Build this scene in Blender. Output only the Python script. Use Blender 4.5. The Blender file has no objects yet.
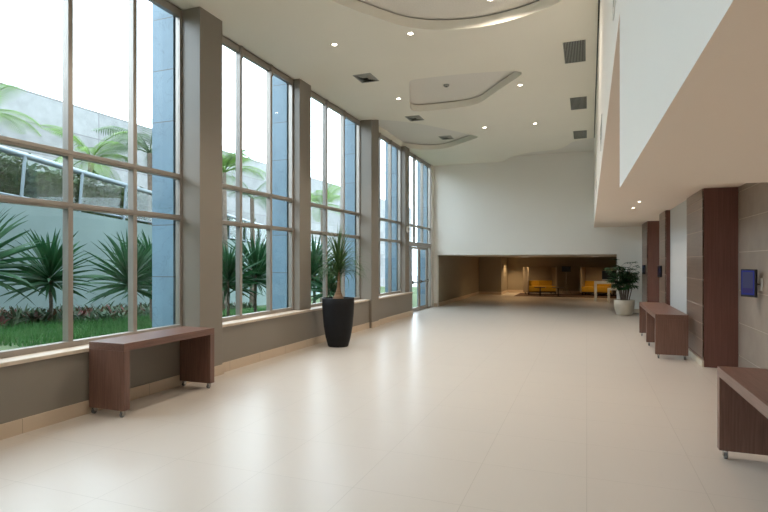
import bpy, bmesh, math, random
from mathutils import Vector, Matrix
from mathutils.geometry import tessellate_polygon
random.seed(11)
R = random.Random(5)
sc = bpy.context.scene
col = sc.collection
PI = math.pi

# ------------------------------------------------------------------ helpers
def srgb(r, g, b):
    f = lambda v: (v / 255 / 12.92) if v / 255 <= .04045 else ((v / 255 + .055) / 1.055) ** 2.4
    return (f(r), f(g), f(b), 1)

def tag(o, label=None, cat=None, group=None, kind=None):
    if label: o['label'] = label
    if cat: o['category'] = cat
    if group: o['group'] = group
    if kind: o['kind'] = kind
    return o

def empty(name, loc, rz=0):
    o = bpy.data.objects.new(name, None); col.objects.link(o)
    o.location = loc; o.rotation_euler = (0, 0, rz); o.empty_display_size = .1
    return o

def copy_tree(o, parent=None):
    c = o.copy(); col.objects.link(c)
    c.parent = parent
    for ch in list(o.children):
        copy_tree(ch, c)
    return c

class MB:
    def __init__(s): s.v = []; s.f = []; s.mi = []; s.sm = []
    def add(s, vs, fs, m=0, smooth=False):
        n = len(s.v); s.v += [tuple(v) for v in vs]
        for f in fs:
            s.f.append([i + n for i in f]); s.mi.append(m); s.sm.append(smooth)
        return s
    def box(s, x0, x1, y0, y1, z0, z1, m=0):
        if x0 > x1: x0, x1 = x1, x0
        if y0 > y1: y0, y1 = y1, y0
        if z0 > z1: z0, z1 = z1, z0
        vs = [(x, y, z) for z in (z0, z1) for y in (y0, y1) for x in (x0, x1)]
        return s.add(vs, [(0, 2, 3, 1), (4, 5, 7, 6), (0, 1, 5, 4), (2, 6, 7, 3), (0, 4, 6, 2), (1, 3, 7, 5)], m)
    def cyl(s, p, q, r0, r1=None, n=12, m=0, caps=True):
        r1 = r0 if r1 is None else r1
        p = Vector(p); q = Vector(q); d = (q - p).normalized()
        a = d.orthogonal().normalized(); b = d.cross(a)
        vs = []
        for c, r in ((p, r0), (q, r1)):
            for k in range(n):
                t = 2 * PI * k / n
                vs.append(c + (a * math.cos(t) + b * math.sin(t)) * r)
        s.add(vs, [(k, (k + 1) % n, n + (k + 1) % n, n + k) for k in range(n)], m, True)
        if caps:
            s.add(vs[:n], [tuple(reversed(range(n)))], m); s.add(vs[n:], [tuple(range(n))], m)
        return s
    def tube(s, pts, rad, n=10, m=0):
        pts = [Vector(p) for p in pts]
        rad = rad if isinstance(rad, (list, tuple)) else [rad] * len(pts)
        vs = []; a = None
        for i, p in enumerate(pts):
            d = (pts[min(i + 1, len(pts) - 1)] - pts[max(i - 1, 0)]).normalized()
            if a is None: a = d.orthogonal().normalized()
            a = (a - d * a.dot(d)).normalized(); b = d.cross(a)
            for k in range(n):
                t = 2 * PI * k / n
                vs.append(p + (a * math.cos(t) + b * math.sin(t)) * rad[i])
        fs = []
        for i in range(len(pts) - 1):
            for k in range(n):
                fs.append((i * n + k, i * n + (k + 1) % n, (i + 1) * n + (k + 1) % n, (i + 1) * n + k))
        s.add(vs, fs, m, True)
        s.add(vs[:n], [tuple(reversed(range(n)))], m); s.add(vs[-n:], [tuple(range(n))], m)
        return s
    def lathe(s, prof, c=(0, 0, 0), n=40, m=0):
        vs = []; fs = []
        for r, z in prof:
            for k in range(n):
                t = 2 * PI * k / n
                vs.append((c[0] + r * math.cos(t), c[1] + r * math.sin(t), c[2] + z))
        for i in range(len(prof) - 1):
            for k in range(n):
                fs.append((i * n + k, i * n + (k + 1) % n, (i + 1) * n + (k + 1) % n, (i + 1) * n + k))
        return s.add(vs, fs, m, True)
    def prism(s, poly, z0, z1, m=0, top=True, bottom=True, sides=True):
        n = len(poly)
        lo = [(x, y, z0) for x, y in poly]; hi = [(x, y, z1) for x, y in poly]
        tri = tessellate_polygon([[Vector((x, y, 0)) for x, y in poly]])
        if bottom: s.add(lo, [tuple(t) for t in tri], m)
        if top: s.add(hi, [tuple(t) for t in tri], m)
        if sides: s.add(lo + hi, [(i, (i + 1) % n, n + (i + 1) % n, n + i) for i in range(n)], m)
        return s
    def strip(s, pts, widths, side, fold=.25, m=0, up=Vector((0, 0, 1))):
        """a leaf: a centre line, half widths, a side vector; V folded"""
        vs = []
        for i, p in enumerate(pts):
            p = Vector(p)
            d = (Vector(pts[min(i + 1, len(pts) - 1)]) - Vector(pts[max(i - 1, 0)])).normalized()
            sd = (side - d * side.dot(d))
            sd = sd.normalized() if sd.length > 1e-5 else d.orthogonal().normalized()
            nn = sd.cross(d).normalized()
            w = widths[i]
            vs += [p - sd * w + nn * w * fold, p, p + sd * w + nn * w * fold]
        fs = []
        for i in range(len(pts) - 1):
            a = i * 3; b = a + 3
            fs += [(a, a + 1, b + 1, b), (a + 1, a + 2, b + 2, b + 1)]
        return s.add(vs, fs, m, True)
    def build(s, name, mats, parent=None, bevel=0, loc=None):
        me = bpy.data.meshes.new(name)
        me.from_pydata(s.v, [], s.f)
        if not isinstance(mats, (list, tuple)): mats = [mats]
        for mt in mats: me.materials.append(mt)
        me.polygons.foreach_set('material_index', s.mi)
        me.polygons.foreach_set('use_smooth', s.sm)
        bm = bmesh.new(); bm.from_mesh(me)
        bmesh.ops.recalc_face_normals(bm, faces=bm.faces)
        bm.to_mesh(me); bm.free(); me.update()
        o = bpy.data.objects.new(name, me); col.objects.link(o)
        if parent: o.parent = parent
        if loc: o.location = loc
        if bevel:
            md = o.modifiers.new('edge', 'BEVEL'); md.width = bevel; md.segments = 2
            md.limit_method = 'ANGLE'; md.angle_limit = math.radians(50); md.harden_normals = False
        return o

# ------------------------------------------------------------------ materials
def new_mat(name):
    m = bpy.data.materials.new(name); m.use_nodes = True
    nt = m.node_tree; b = nt.nodes['Principled BSDF']
    return m, nt, b

def N(nt, t, **kw):
    n = nt.nodes.new(t)
    for k, v in kw.items(): setattr(n, k, v)
    return n

def mat(name, c, rough=.6, metal=0, spec=.5, var=.08, scale=(6, 6, 6), bump=0, bscale=60, c2=None, detail=4):
    m, nt, b = new_mat(name)
    tc = N(nt, 'ShaderNodeTexCoord'); mp = N(nt, 'ShaderNodeMapping')
    mp.inputs['Scale'].default_value = scale
    no = N(nt, 'ShaderNodeTexNoise'); no.inputs['Scale'].default_value = 1; no.inputs['Detail'].default_value = detail
    nt.links.new(tc.outputs['Object'], mp.inputs['Vector']); nt.links.new(mp.outputs[0], no.inputs['Vector'])
    ra = N(nt, 'ShaderNodeValToRGB')
    ra.color_ramp.elements[0].position = .3; ra.color_ramp.elements[1].position = .7
    if c2 is None:
        lo = tuple(v * (1 - var) for v in c[:3]) + (1,); hi = tuple(min(1, v * (1 + var)) for v in c[:3]) + (1,)
    else: lo, hi = c, c2
    ra.color_ramp.elements[0].color = lo; ra.color_ramp.elements[1].color = hi
    nt.links.new(no.outputs['Fac'], ra.inputs['Fac']); nt.links.new(ra.outputs['Color'], b.inputs['Base Color'])
    b.inputs['Roughness'].default_value = rough; b.inputs['Metallic'].default_value = metal
    b.inputs['Specular IOR Level'].default_value = spec
    if bump:
        n2 = N(nt, 'ShaderNodeTexNoise'); n2.inputs['Scale'].default_value = bscale
        nt.links.new(tc.outputs['Object'], n2.inputs['Vector'])
        bp = N(nt, 'ShaderNodeBump'); bp.inputs['Strength'].default_value = bump; bp.inputs['Distance'].default_value = .01
        nt.links.new(n2.outputs['Fac'], bp.inputs['Height']); nt.links.new(bp.outputs[0], b.inputs['Normal'])
    return m

def leaf_mat(name, c, c2, rough=.55, trans=.25):
    m = mat(name, c, rough, c2=c2, scale=(5, 5, 5), spec=.25)
    nt = m.node_tree; b = nt.nodes['Principled BSDF']; out = nt.nodes['Material Output']
    tr = N(nt, 'ShaderNodeBsdfTranslucent'); mx = N(nt, 'ShaderNodeMixShader'); mx.inputs[0].default_value = trans
    src = b.inputs['Base Color'].links[0].from_socket
    nt.links.new(src, tr.inputs['Color'])
    nt.links.new(b.outputs[0], mx.inputs[1]); nt.links.new(tr.outputs[0], mx.inputs[2]); nt.links.new(mx.outputs[0], out.inputs['Surface'])
    return m

def glass_mat(name, tint=(1, 1, 1, 1), refl=.6):
    m = bpy.data.materials.new(name); m.use_nodes = True; nt = m.node_tree
    nt.nodes.remove(nt.nodes['Principled BSDF']); out = nt.nodes['Material Output']
    t = N(nt, 'ShaderNodeBsdfTransparent'); t.inputs[0].default_value = tint
    g = N(nt, 'ShaderNodeBsdfGlossy'); g.inputs['Roughness'].default_value = .0
    f = N(nt, 'ShaderNodeLayerWeight'); f.inputs['Blend'].default_value = .5
    p5 = N(nt, 'ShaderNodeMath', operation='POWER'); p5.inputs[1].default_value = 5; nt.links.new(f.outputs['Facing'], p5.inputs[0])
    k = N(nt, 'ShaderNodeMath', operation='MULTIPLY_ADD'); k.inputs[1].default_value = .96 * refl; k.inputs[2].default_value = .04 * refl
    nt.links.new(p5.outputs[0], k.inputs[0])
    mx = N(nt, 'ShaderNodeMixShader')
    nt.links.new(k.outputs[0], mx.inputs[0]); nt.links.new(t.outputs[0], mx.inputs[1]); nt.links.new(g.outputs[0], mx.inputs[2])
    nt.links.new(mx.outputs[0], out.inputs['Surface'])
    return m

def emit_mat(name, c, s):
    m = bpy.data.materials.new(name); m.use_nodes = True; nt = m.node_tree
    nt.nodes.remove(nt.nodes['Principled BSDF'])
    e = N(nt, 'ShaderNodeEmission'); e.inputs[0].default_value = c; e.inputs[1].default_value = s
    nt.links.new(e.outputs[0], nt.nodes['Material Output'].inputs['Surface'])
    return m

def grid_mat(name, c, px, py, ox, oy, axes=(0, 1), lw=.004, line=(.3, .27, .24, 1), rough=.3, var=.035, spec=.5, vein=0, rowonly=False, rvar=.06):
    """tiles: joints at ox + k px, oy + k py on the object axes given"""
    m, nt, b = new_mat(name)
    tc = N(nt, 'ShaderNodeTexCoord'); sp = N(nt, 'ShaderNodeSeparateXYZ'); nt.links.new(tc.outputs['Object'], sp.inputs[0])
    def lin(ax, o, p):
        a = N(nt, 'ShaderNodeMath', operation='SUBTRACT'); nt.links.new(sp.outputs[ax], a.inputs[0]); a.inputs[1].default_value = o
        d = N(nt, 'ShaderNodeMath', operation='DIVIDE'); nt.links.new(a.outputs[0], d.inputs[0]); d.inputs[1].default_value = p
        fl = N(nt, 'ShaderNodeMath', operation='FLOOR'); nt.links.new(d.outputs[0], fl.inputs[0])
        fr = N(nt, 'ShaderNodeMath', operation='FRACT'); nt.links.new(d.outputs[0], fr.inputs[0])
        c1 = N(nt, 'ShaderNodeMath', operation='SUBTRACT'); nt.links.new(fr.outputs[0], c1.inputs[0]); c1.inputs[1].default_value = .5
        ab = N(nt, 'ShaderNodeMath', operation='ABSOLUTE'); nt.links.new(c1.outputs[0], ab.inputs[0])
        gt = N(nt, 'ShaderNodeMath', operation='GREATER_THAN'); nt.links.new(ab.outputs[0], gt.inputs[0]); gt.inputs[1].default_value = .5 - lw / p / 2
        return fl, gt
    f1, g1 = lin(axes[0], ox, px); f2, g2 = lin(axes[1], oy, py)
    mxm = N(nt, 'ShaderNodeMath', operation='MAXIMUM'); nt.links.new(g1.outputs[0], mxm.inputs[0]); nt.links.new(g2.outputs[0], mxm.inputs[1])
    cb = N(nt, 'ShaderNodeCombineXYZ'); nt.links.new(f1.outputs[0], cb.inputs[0]); nt.links.new(f2.outputs[0], cb.inputs[1])
    wn = N(nt, 'ShaderNodeTexWhiteNoise', noise_dimensions='3D'); nt.links.new(cb.outputs[0], wn.inputs['Vector'])
    no = N(nt, 'ShaderNodeTexNoise'); no.inputs['Scale'].default_value = 3; no.inputs['Detail'].default_value = 6
    nt.links.new(tc.outputs['Object'], no.inputs['Vector'])
    ad = N(nt, 'ShaderNodeMath', operation='MULTIPLY_ADD'); nt.links.new(wn.outputs['Value'], ad.inputs[0]); ad.inputs[1].default_value = .5; nt.links.new(no.outputs['Fac'], ad.inputs[2])
    mr = N(nt, 'ShaderNodeMapRange'); nt.links.new(ad.outputs[0], mr.inputs[0])
    mr.inputs[1].default_value = .3; mr.inputs[2].default_value = 1.2; mr.inputs[3].default_value = 1 - var; mr.inputs[4].default_value = 1 + var
    hs = N(nt, 'ShaderNodeHueSaturation'); hs.inputs['Color'].default_value = c; nt.links.new(mr.outputs[0], hs.inputs['Value'])
    mc = N(nt, 'ShaderNodeMixRGB'); nt.links.new(mxm.outputs[0], mc.inputs[0]); nt.links.new(hs.outputs[0], mc.inputs[1]); mc.inputs[2].default_value = line
    last = mc
    if vein:
        vo = N(nt, 'ShaderNodeTexNoise'); vo.inputs['Scale'].default_value = 2.2; vo.inputs['Detail'].default_value = 8; vo.inputs['Distortion'].default_value = 1.6
        nt.links.new(tc.outputs['Object'], vo.inputs['Vector'])
        vr = N(nt, 'ShaderNodeValToRGB'); e = vr.color_ramp.elements
        e[0].position = .485; e[0].color = (1, 1, 1, 1); e[1].position = .515; e[1].color = (1, 1, 1, 1)
        k = vr.color_ramp.elements.new(.5); k.color = (1 - vein,) * 3 + (1,)
        nt.links.new(vo.outputs['Fac'], vr.inputs[0])
        ml = N(nt, 'ShaderNodeMixRGB', blend_type='MULTIPLY'); ml.inputs[0].default_value = 1
        nt.links.new(mc.outputs[0], ml.inputs[1]); nt.links.new(vr.outputs[0], ml.inputs[2]); last = ml
    nt.links.new(last.outputs[0], b.inputs['Base Color'])
    rn = N(nt, 'ShaderNodeTexNoise'); rn.inputs['Scale'].default_value = 1.3; rn.inputs['Detail'].default_value = 3
    nt.links.new(tc.outputs['Object'], rn.inputs['Vector'])
    rr = N(nt, 'ShaderNodeMapRange'); nt.links.new(rn.outputs['Fac'], rr.inputs[0]); rr.inputs[3].default_value = rough - rvar; rr.inputs[4].default_value = rough + rvar
    nt.links.new(rr.outputs[0], b.inputs['Roughness']); b.inputs['Specular IOR Level'].default_value = spec
    bp = N(nt, 'ShaderNodeBump'); bp.invert = True; bp.inputs['Strength'].default_value = .25; bp.inputs['Distance'].default_value = .003
    nt.links.new(mxm.outputs[0], bp.inputs['Height']); nt.links.new(bp.outputs[0], b.inputs['Normal'])
    return m

M = {}
M['floor'] = grid_mat('porcelain_tile', (.55, .49, .43, 1), .8, .8, 0, 3.58, lw=.0045, line=(.44, .385, .33, 1), rough=.3, var=.012, spec=.5, rvar=.01)
M['paint'] = mat('warm_white_paint', (.84, .805, .715, 1), .85, var=.015, scale=(.7, .7, .7))
M['white'] = mat('white_wall_paint', (.87, .84, .785, 1), .8, var=.012, scale=(.6, .6, .6))
M['soffit'] = mat('soffit_bounce_tint', (.84, .735, .63, 1), .8, var=.012, scale=(.6, .6, .6))  # beige takes in the warm bounce from the floor
M['acoustic'] = mat('acoustic_plaster', (.75, .72, .67, 1), .9, var=.05, scale=(55, 55, 55), detail=1)
M['taupe'] = mat('taupe_wall_paint', (.23, .20, .165, 1), .42, var=.03, scale=(1, 1, 1), bump=.02, bscale=300)
M['recess'] = mat('dark_taupe_paint', (.32, .265, .19, 1), .8, var=.03, scale=(1, 1, 1))
M['skirt'] = grid_mat('beige_skirting', (.60, .48, .36, 1), 50, .8, 0, 3.58, axes=(0, 1), lw=.006, line=(.35, .28, .2, 1), rough=.35, var=.04)
M['skirtx'] = grid_mat('beige_skirting_across', (.60, .48, .36, 1), .8, 50, 0, 3.58, axes=(0, 1), lw=.006, line=(.35, .28, .2, 1), rough=.35, var=.04)
M['sill'] = mat('stone_sill', (.58, .48, .38, 1), .35, var=.1, scale=(15, 15, 15))
M['alu'] = mat('champagne_aluminium', (.37, .33, .29, 1), .35, metal=.4, var=.03)
M['granite'] = grid_mat('granite_sky_tint', (.165, .262, .335, 1), 60, .735, 0, -.03, axes=(0, 2), lw=.014, line=(.12, .14, .15, 1), rough=.35, var=.14, vein=.2)  # blue of the skylight is mixed into the stone colour
M['glass'] = glass_mat('clear_glass', (.975, .99, .99, 1), .5)
M['rail_glass'] = glass_mat('tinted_glass', (.86, .92, .90, 1), .6)
M['concrete'] = grid_mat('concrete_block', (.17, .178, .178, 1), 4.2, 1.1, 0, .2, axes=(1, 2), lw=.04, line=(.11, .11, .11, 1), rough=.85, var=.3)
M['render'] = mat('painted_render', (.195, .26, .25, 1), .9, var=.10, scale=(.8, .8, .8), bump=.1, bscale=40)
M['metal'] = mat('satin_metal', (.20, .25, .28, 1), .45, metal=.1, var=.03)
M['steel'] = mat('brushed_steel', (.5, .49, .47, 1), .25, metal=1, var=.03)
M['blackplastic'] = mat('black_plastic', (.012, .012, .013, 1), .4, var=.05)
M['rubber'] = mat('grey_rubber', (.16, .16, .16, 1), .5, var=.05)
M['wood'] = mat('dark_walnut_veneer', (.125, .062, .045, 1), .36, c2=(.20, .105, .078, 1), scale=(70, 3, 70), detail=6)
M['woodv'] = mat('dark_walnut_veneer_upright', (.125, .062, .045, 1), .36, c2=(.20, .105, .078, 1), scale=(70, 70, 3), detail=6)
M['redwood'] = mat('red_brown_ribbed_veneer', (.115, .046, .034, 1), .4, c2=(.165, .07, .053, 1), scale=(60, 60, 1.5), detail=5)
M['laminate'] = mat('taupe_laminate', (.17, .118, .09, 1), .3, c2=(.22, .155, .12, 1), scale=(30, 1.5, 30), detail=5)
M['stone'] = mat('taupe_stone_panel', (.26, .21, .17, 1), .55, c2=(.33, .27, .22, 1), scale=(2.5, 2.5, 2.5), detail=8)
M['jointdark'] = mat('joint_shadow', (.07, .055, .045, 1), .8, var=.02)
M['jointlight'] = mat('joint_pale', (.50, .41, .34, 1), .6, var=.02)
M['pale'] = mat('pale_grey_panel', (.50, .51, .51, 1), .6, var=.02, scale=(30, 30, 1))
M['planter_black'] = mat('black_planter', (.008, .008, .009, 1), .6, spec=.25, var=.15, scale=(30, 30, 30))
M['planter_cream'] = mat('cream_planter', (.56, .50, .40, 1), .45, var=.05)
M['planter_white'] = mat('white_planter', (.75, .75, .73, 1), .45, var=.03)
M['soil'] = mat('bark_mulch', (.10, .05, .03, 1), .95, c2=(.22, .11, .06, 1), scale=(40, 40, 40), bump=.5)
M['bark'] = mat('tan_bark', (.20, .12, .07, 1), .9, c2=(.32, .2, .12, 1), scale=(8, 8, 40), bump=.4)
M['darkbark'] = mat('grey_bark', (.12, .09, .07, 1), .9, c2=(.22, .17, .13, 1), scale=(8, 8, 40), bump=.4)
M['leaf'] = leaf_mat('dark_green_leaf', (.012, .055, .022, 1), (.03, .10, .035, 1))
M['leaf_indoor'] = leaf_mat('indoor_green_leaf', (.04, .09, .03, 1), (.09, .16, .055, 1))
M['leaf_rhapis'] = leaf_mat('deep_green_leaf', (.02, .07, .025, 1), (.05, .13, .045, 1))
M['leaf_palm'] = leaf_mat('bright_palm_leaf', (.07, .16, .025, 1), (.17, .29, .06, 1), trans=.3)
M['leaf_palm2'] = leaf_mat('grey_green_palm_leaf', (.045, .085, .04, 1), (.10, .15, .07, 1), trans=.25)
M['leaf_hedge'] = leaf_mat('hedge_leaf', (.014, .034, .010, 1), (.05, .085, .022, 1))
M['leaf_red'] = leaf_mat('red_cordyline_leaf', (.14, .02, .025, 1), (.06, .07, .03, 1))
M['leaf_cover'] = leaf_mat('ground_cover_leaf', (.025, .06, .03, 1), (.07, .10, .05, 1))
M['grass'] = leaf_mat('grass_blade', (.03, .12, .03, 1), (.08, .21, .06, 1))
M['ground'] = mat('lawn_soil', (.04, .07, .025, 1), .95, c2=(.08, .12, .04, 1), scale=(6, 6, 6), bump=.4)
M['paving'] = mat('outdoor_paving', (.42, .42, .41, 1), .85, var=.06, scale=(1, 1, 1))
M['yellow'] = mat('yellow_upholstery', (.55, .31, .015, 1), .75, var=.08, scale=(20, 20, 20))
M['felt'] = mat('taupe_felt', (.32, .26, .19, 1), .95, var=.06, scale=(30, 30, 30))
M['darkfabric'] = mat('charcoal_base', (.025, .023, .02, 1), .7, var=.06)
M['rug'] = mat('rust_brown_carpet', (.07, .035, .02, 1), .95, var=.2, scale=(30, 30, 30))
M['cream'] = mat('cream_lacquer', (.62, .58, .47, 1), .4, var=.03)
M['lamp'] = emit_mat('lamp_glow', (1, .84, .66, 1), 30)
M['lamp_dim'] = emit_mat('panel_glow', (1, .86, .66, 1), 1.6)
M['trimwhite'] = mat('white_trim', (.78, .77, .74, 1), .5, var=.01)
M['grille'] = mat('grey_grille', (.30, .30, .27, 1), .5, metal=.3, var=.03)
M['ventdark'] = mat('duct_and_gap_shadow', (.03, .03, .028, 1), .8, var=.02)
M['screen'] = mat('dark_blue_display', (.02, .022, .06, 1), .15, var=.05)
M['screen_rim'] = emit_mat('display_blue_glow', (.03, .035, .15, 1), .8)
M['screen_mid'] = emit_mat('display_slate_glow', (.05, .052, .10, 1), .8)
M['screen_low'] = emit_mat('display_violet_glow', (.04, .034, .10, 1), .8)

S = lambda o: tag(o, kind='structure')

# ------------------------------------------------------------------ room shell
XL, XW = -5.09, -5.33          # dado face, window face
ZC, ZR = 5.20, 5.365           # ceiling, raised ceiling
YB = 19.2                      # back wall
S(MB().box(-5.6, 4.6, -5, 30.2, -.25, 0).build('floor', M['floor']))

# ceiling slab with its curved openings
big = [(-3.253, 6.52), (-3.08, 6.86), (-2.87, 7.2), (-2.63, 7.58), (-2.38, 7.82), (-2.1, 7.96), (-1.734, 8.06), (-1.36, 8.08), (-.907, 7.98),
       (-.547, 7.82), (-.262, 7.62), (-.08, 7.35), (.02, 6.9), (.04, 6), (.04, 4.2), (-.1, 3.2), (-.6, 2.5), (-1.4, 2.2), (-2.3, 2.3), (-3.05, 2.9), (-3.45, 4), (-3.47, 5.3), (-3.4, 6.1)]
mid = [(-3.1, 9.93), (-2.237, 9.956), (-1.5, 10.08), (-1.22, 10.18), (-1.13, 10.3), (-1.2, 10.48), (-1.53, 10.92), (-2.018, 11.62), (-2.2, 11.9), (-2.45, 12.05), (-2.8, 12.1),
       (-3.075, 12.11), (-3.6, 12.08), (-3.78, 12.03), (-3.84, 11.9), (-3.74, 11.5), (-3.36, 10.3), (-3.28, 10.05), (-3.2, 9.96)]
left = [(-5.5, 12.3), (-5.0, 12.36), (-4.5, 12.66), (-4.0, 13.17), (-3.44, 14.08), (-3.05, 14.8), (-2.9, 15.05), (-2.88, 15.18), (-3.0, 15.33), (-3.37, 15.65), (-3.66, 15.93), (-3.95, 16.17), (-4.22, 16.33), (-4.48, 16.36), (-4.76, 16.26), (-5.04, 16.06), (-5.27, 15.76), (-5.5, 15.5)]
back = [(.28, 16.42), (-.30, 16.62), (-.44, 16.85), (-.60, 17.35), (-.80, 17.68), (-1.1, 17.78), (-1.8, 17.9), (-2.2, 18.25), (-2.55, 18.7), (-2.75, YB)]
outer = [(-5.5, -4)] + [(.28, -4)] + back + [(-5.5, YB)] + list(reversed(left))
bm = bmesh.new()
def loop(pts, z):
    vs = [bm.verts.new((x, y, z)) for x, y in pts]
    return [bm.edges.new((vs[i], vs[(i + 1) % len(vs)])) for i in range(len(vs))]
def smooth_loop(pts, closed=True, it=1):
    for _ in range(it):
        q = []
        n = len(pts)
        for i in range(n if closed else n - 1):
            a, b = pts[i], pts[(i + 1) % n]
            q += [(a[0] * .75 + b[0] * .25, a[1] * .75 + b[1] * .25), (a[0] * .25 + b[0] * .75, a[1] * .25 + b[1] * .75)]
        if not closed: q = [pts[0]] + q + [pts[-1]]
        pts = q
    return pts
big = smooth_loop(big, it=2); mid = smooth_loop(mid, it=2)
lf = smooth_loop(left, False, 2); bk = smooth_loop(back, False, 1)
outer = [(-5.5, -4), (.28, -4)] + bk + [(-5.5, YB)] + list(reversed(lf))
edges = loop(outer, ZC) + loop(big, ZC) + loop(mid, ZC)
bmesh.ops.triangle_fill(bm, use_beauty=True, use_dissolve=False, edges=edges)
for f in bm.faces:
    if f.normal.z > 0: f.normal_flip()
me = bpy.data.meshes.new('ceiling'); bm.to_mesh(me); bm.free()
me.materials.append(M['paint'])
ceil = bpy.data.objects.new('ceiling', me); col.objects.link(ceil); S(ceil)
e = MB()
def skirt(pts, closed):
    n = len(pts)
    for i in range(n if closed else n - 1):
        a, b = pts[i], pts[(i + 1) % n]
        e.add([(a[0], a[1], ZC), (b[0], b[1], ZC), (b[0], b[1], ZR - .018), (a[0], a[1], ZR - .018)], [(0, 1, 2, 3)], 0, True)
skirt(big, True); skirt(mid, True); skirt(lf, False); skirt(bk, False)
e.build('ceiling_opening_edge', M['paint'], ceil)
S(MB().box(-5.5, .3, -4, YB + .1, ZR, ZR + .05).build('ceiling_raised', M['acoustic']))
# roof slab and the upper walls that shade the garden
S(MB().box(-5.75, 5, -5.2, 30.4, 5.6, 9.2).build('ceiling_roof', M['white']))
S(MB().box(-5.45, -5.31, -4, YB, ZC, 5.62).build('wall_left_header', M['paint']))

# back wall with its low opening, and the lounge beyond
OX0, OX1, OZ = -5.16, .933, 1.905
b = MB()
b.box(-5.6, OX0, YB, YB + .18, 0, 5.6); b.box(OX1, 4.6, YB, YB + .18, 0, 5.6); b.box(OX0, OX1, YB, YB + .18, OZ, 5.6)
S(b.build('wall_back', M['white']))
S(MB().box(-5.5, 4.6, YB + .18, 30, OZ, OZ + .12).build('ceiling_lounge', M['paint']))
b = MB().box(-5.4, OX0, YB + .18, 27.35, 0, OZ)
b.box(-5.4, -4.03, 27.35, 29.7, 0, OZ)
S(b.build('wall_lounge_left', M['recess']))
S(MB().box(-5.4, 4.6, 29.6, 29.8, 0, OZ).build('wall_lounge_back', M['recess']))
S(MB().box(4.4, 4.6, YB + .18, 29.6, 0, OZ).build('wall_lounge_right', M['recess']))
b = MB().box(OX0, OX0 + .014, YB + .18, 27.35, 0, .14)
b.box(-4.03, -4.016, 27.35, 29.6, 0, .14)
S(b.build('baseboard_lounge_side', M['skirt']))
b = MB().box(OX0, -4.016, 27.336, 27.35, 0, .14); b.box(-4.03, 4.4, 29.586, 29.6, 0, .14)
S(b.build('baseboard_lounge_back', M['skirtx']))
b = MB().box(-5.32, OX0, YB - .014, YB, 0, .12); b.box(OX1, 1.72, YB - .014, YB, 0, .12)
S(b.build('baseboard_back', M['skirtx']))
# behind the photographer
S(MB().box(-5.6, 4.6, -4.2, -4, 0, 5.6).build('wall_front', M['white']))

# ---- left side: dado, columns, windows
cols = [(-.2, .28, 0), (2.72, 3.20, 1), (6.04, 6.53, 1), (9.10, 9.55, 0), (12.37, 12.87, 1), (15.54, 15.94, 0), (18.9, 19.2, 0)]
b = MB().box(-5.45, XL, -4, 15.94, 0, .675)
S(b.build('wall_left', M['taupe']))
cb = 1
for y0, y1, big_ in cols:
    xf = -5.02 if big_ else -5.19
    top = ZR if 12 < y0 < 13 else ZC
    if y0 < 0: xf = -5.02
    if y0 > 18: xf = -5.30
    o = MB().box(-5.45, xf, y0, y1, 0, top).build('wall_left_column', M['white'] if y0 > 18 else M['taupe'], bevel=.004)
    S(o)
b = MB().box(XL, XL + .014, -4, 15.94, 0, .142)
for y0, y1, big_ in cols:
    if big_: b.box(-5.02, -5.006, y0 - .014, y1 + .014, 0, .142).box(-5.03, -5.006, y0 - .014, y0, 0, .142).box(-5.03, -5.006, y1, y1 + .014, 0, .142)
S(b.build('baseboard_left', M['skirt']))
# stone sills
b = MB()
edges_y = [-4, -.2, .28, 2.72, 3.20, 6.04, 6.53, 12.37, 12.87, 15.94]
for i in range(0, len(edges_y) - 1, 2):
    b.box(-5.40, XL + .025, edges_y[i], edges_y[i + 1], .675, .715)
S(b.build('trim_1', M['sill'], bevel=.005))
# windows
T1, T2 = 2.27, 2.845
def window(n, y0, y1, mull, z0=.715, z1=ZC, door=None):
    f = MB()
    xa, xb = XW - .075, XW       # frame depth
    fw = .045
    f.box(xa, xb, y0, y0 + fw, z0, z1); f.box(xa, xb, y1 - fw, y1, z0, z1)
    f.box(xa, xb, y0 + fw, y1 - fw, z1 - .11, z1)
    if not door: f.box(xa, xb + .02, y0 + fw, y1 - fw, z0, z0 + .06)
    for m in mull:
        lo = z0 + .06 if not door else T1
        f.box(xa, xb + .015, m - .03, m + .03, lo, z1 - .11)
        f.box(xb + .015, xb + .035, m - .03, m + .03, z1 - .2, z1)
    for z in (T1, T2):
        f.box(xa, xb + .012, y0 + fw, y1 - fw, z - .035, z + .035)
        f.box(xb + .012, xb + .03, y0 + fw, y1 - fw, z - .012, z + .012)
    w = f.build('window_%d' % n, M['alu'], bevel=.003); S(w)
    g = MB().box(XW - .026, XW - .020, y0 + fw, y1 - fw, z0 if not door else T1, z1 - .1)
    g.build('glass_pane', M['glass'], w)
    return w
window(1, 3.20, 6.04, [4.29, 5.19])
window(2, 6.53, 9.10, [7.40, 8.30])
window(3, 9.55, 12.37, [10.50, 11.40])
window(4, 12.87, 15.54, [13.72, 14.62])
window(5, 15.94, 18.90, [16.95, 17.85], z0=2.1, door=True)
window(6, .28, 2.72, [1.17, 2.05])
window(7, -4, -.2, [-3, -2.1, -1.1])
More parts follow.
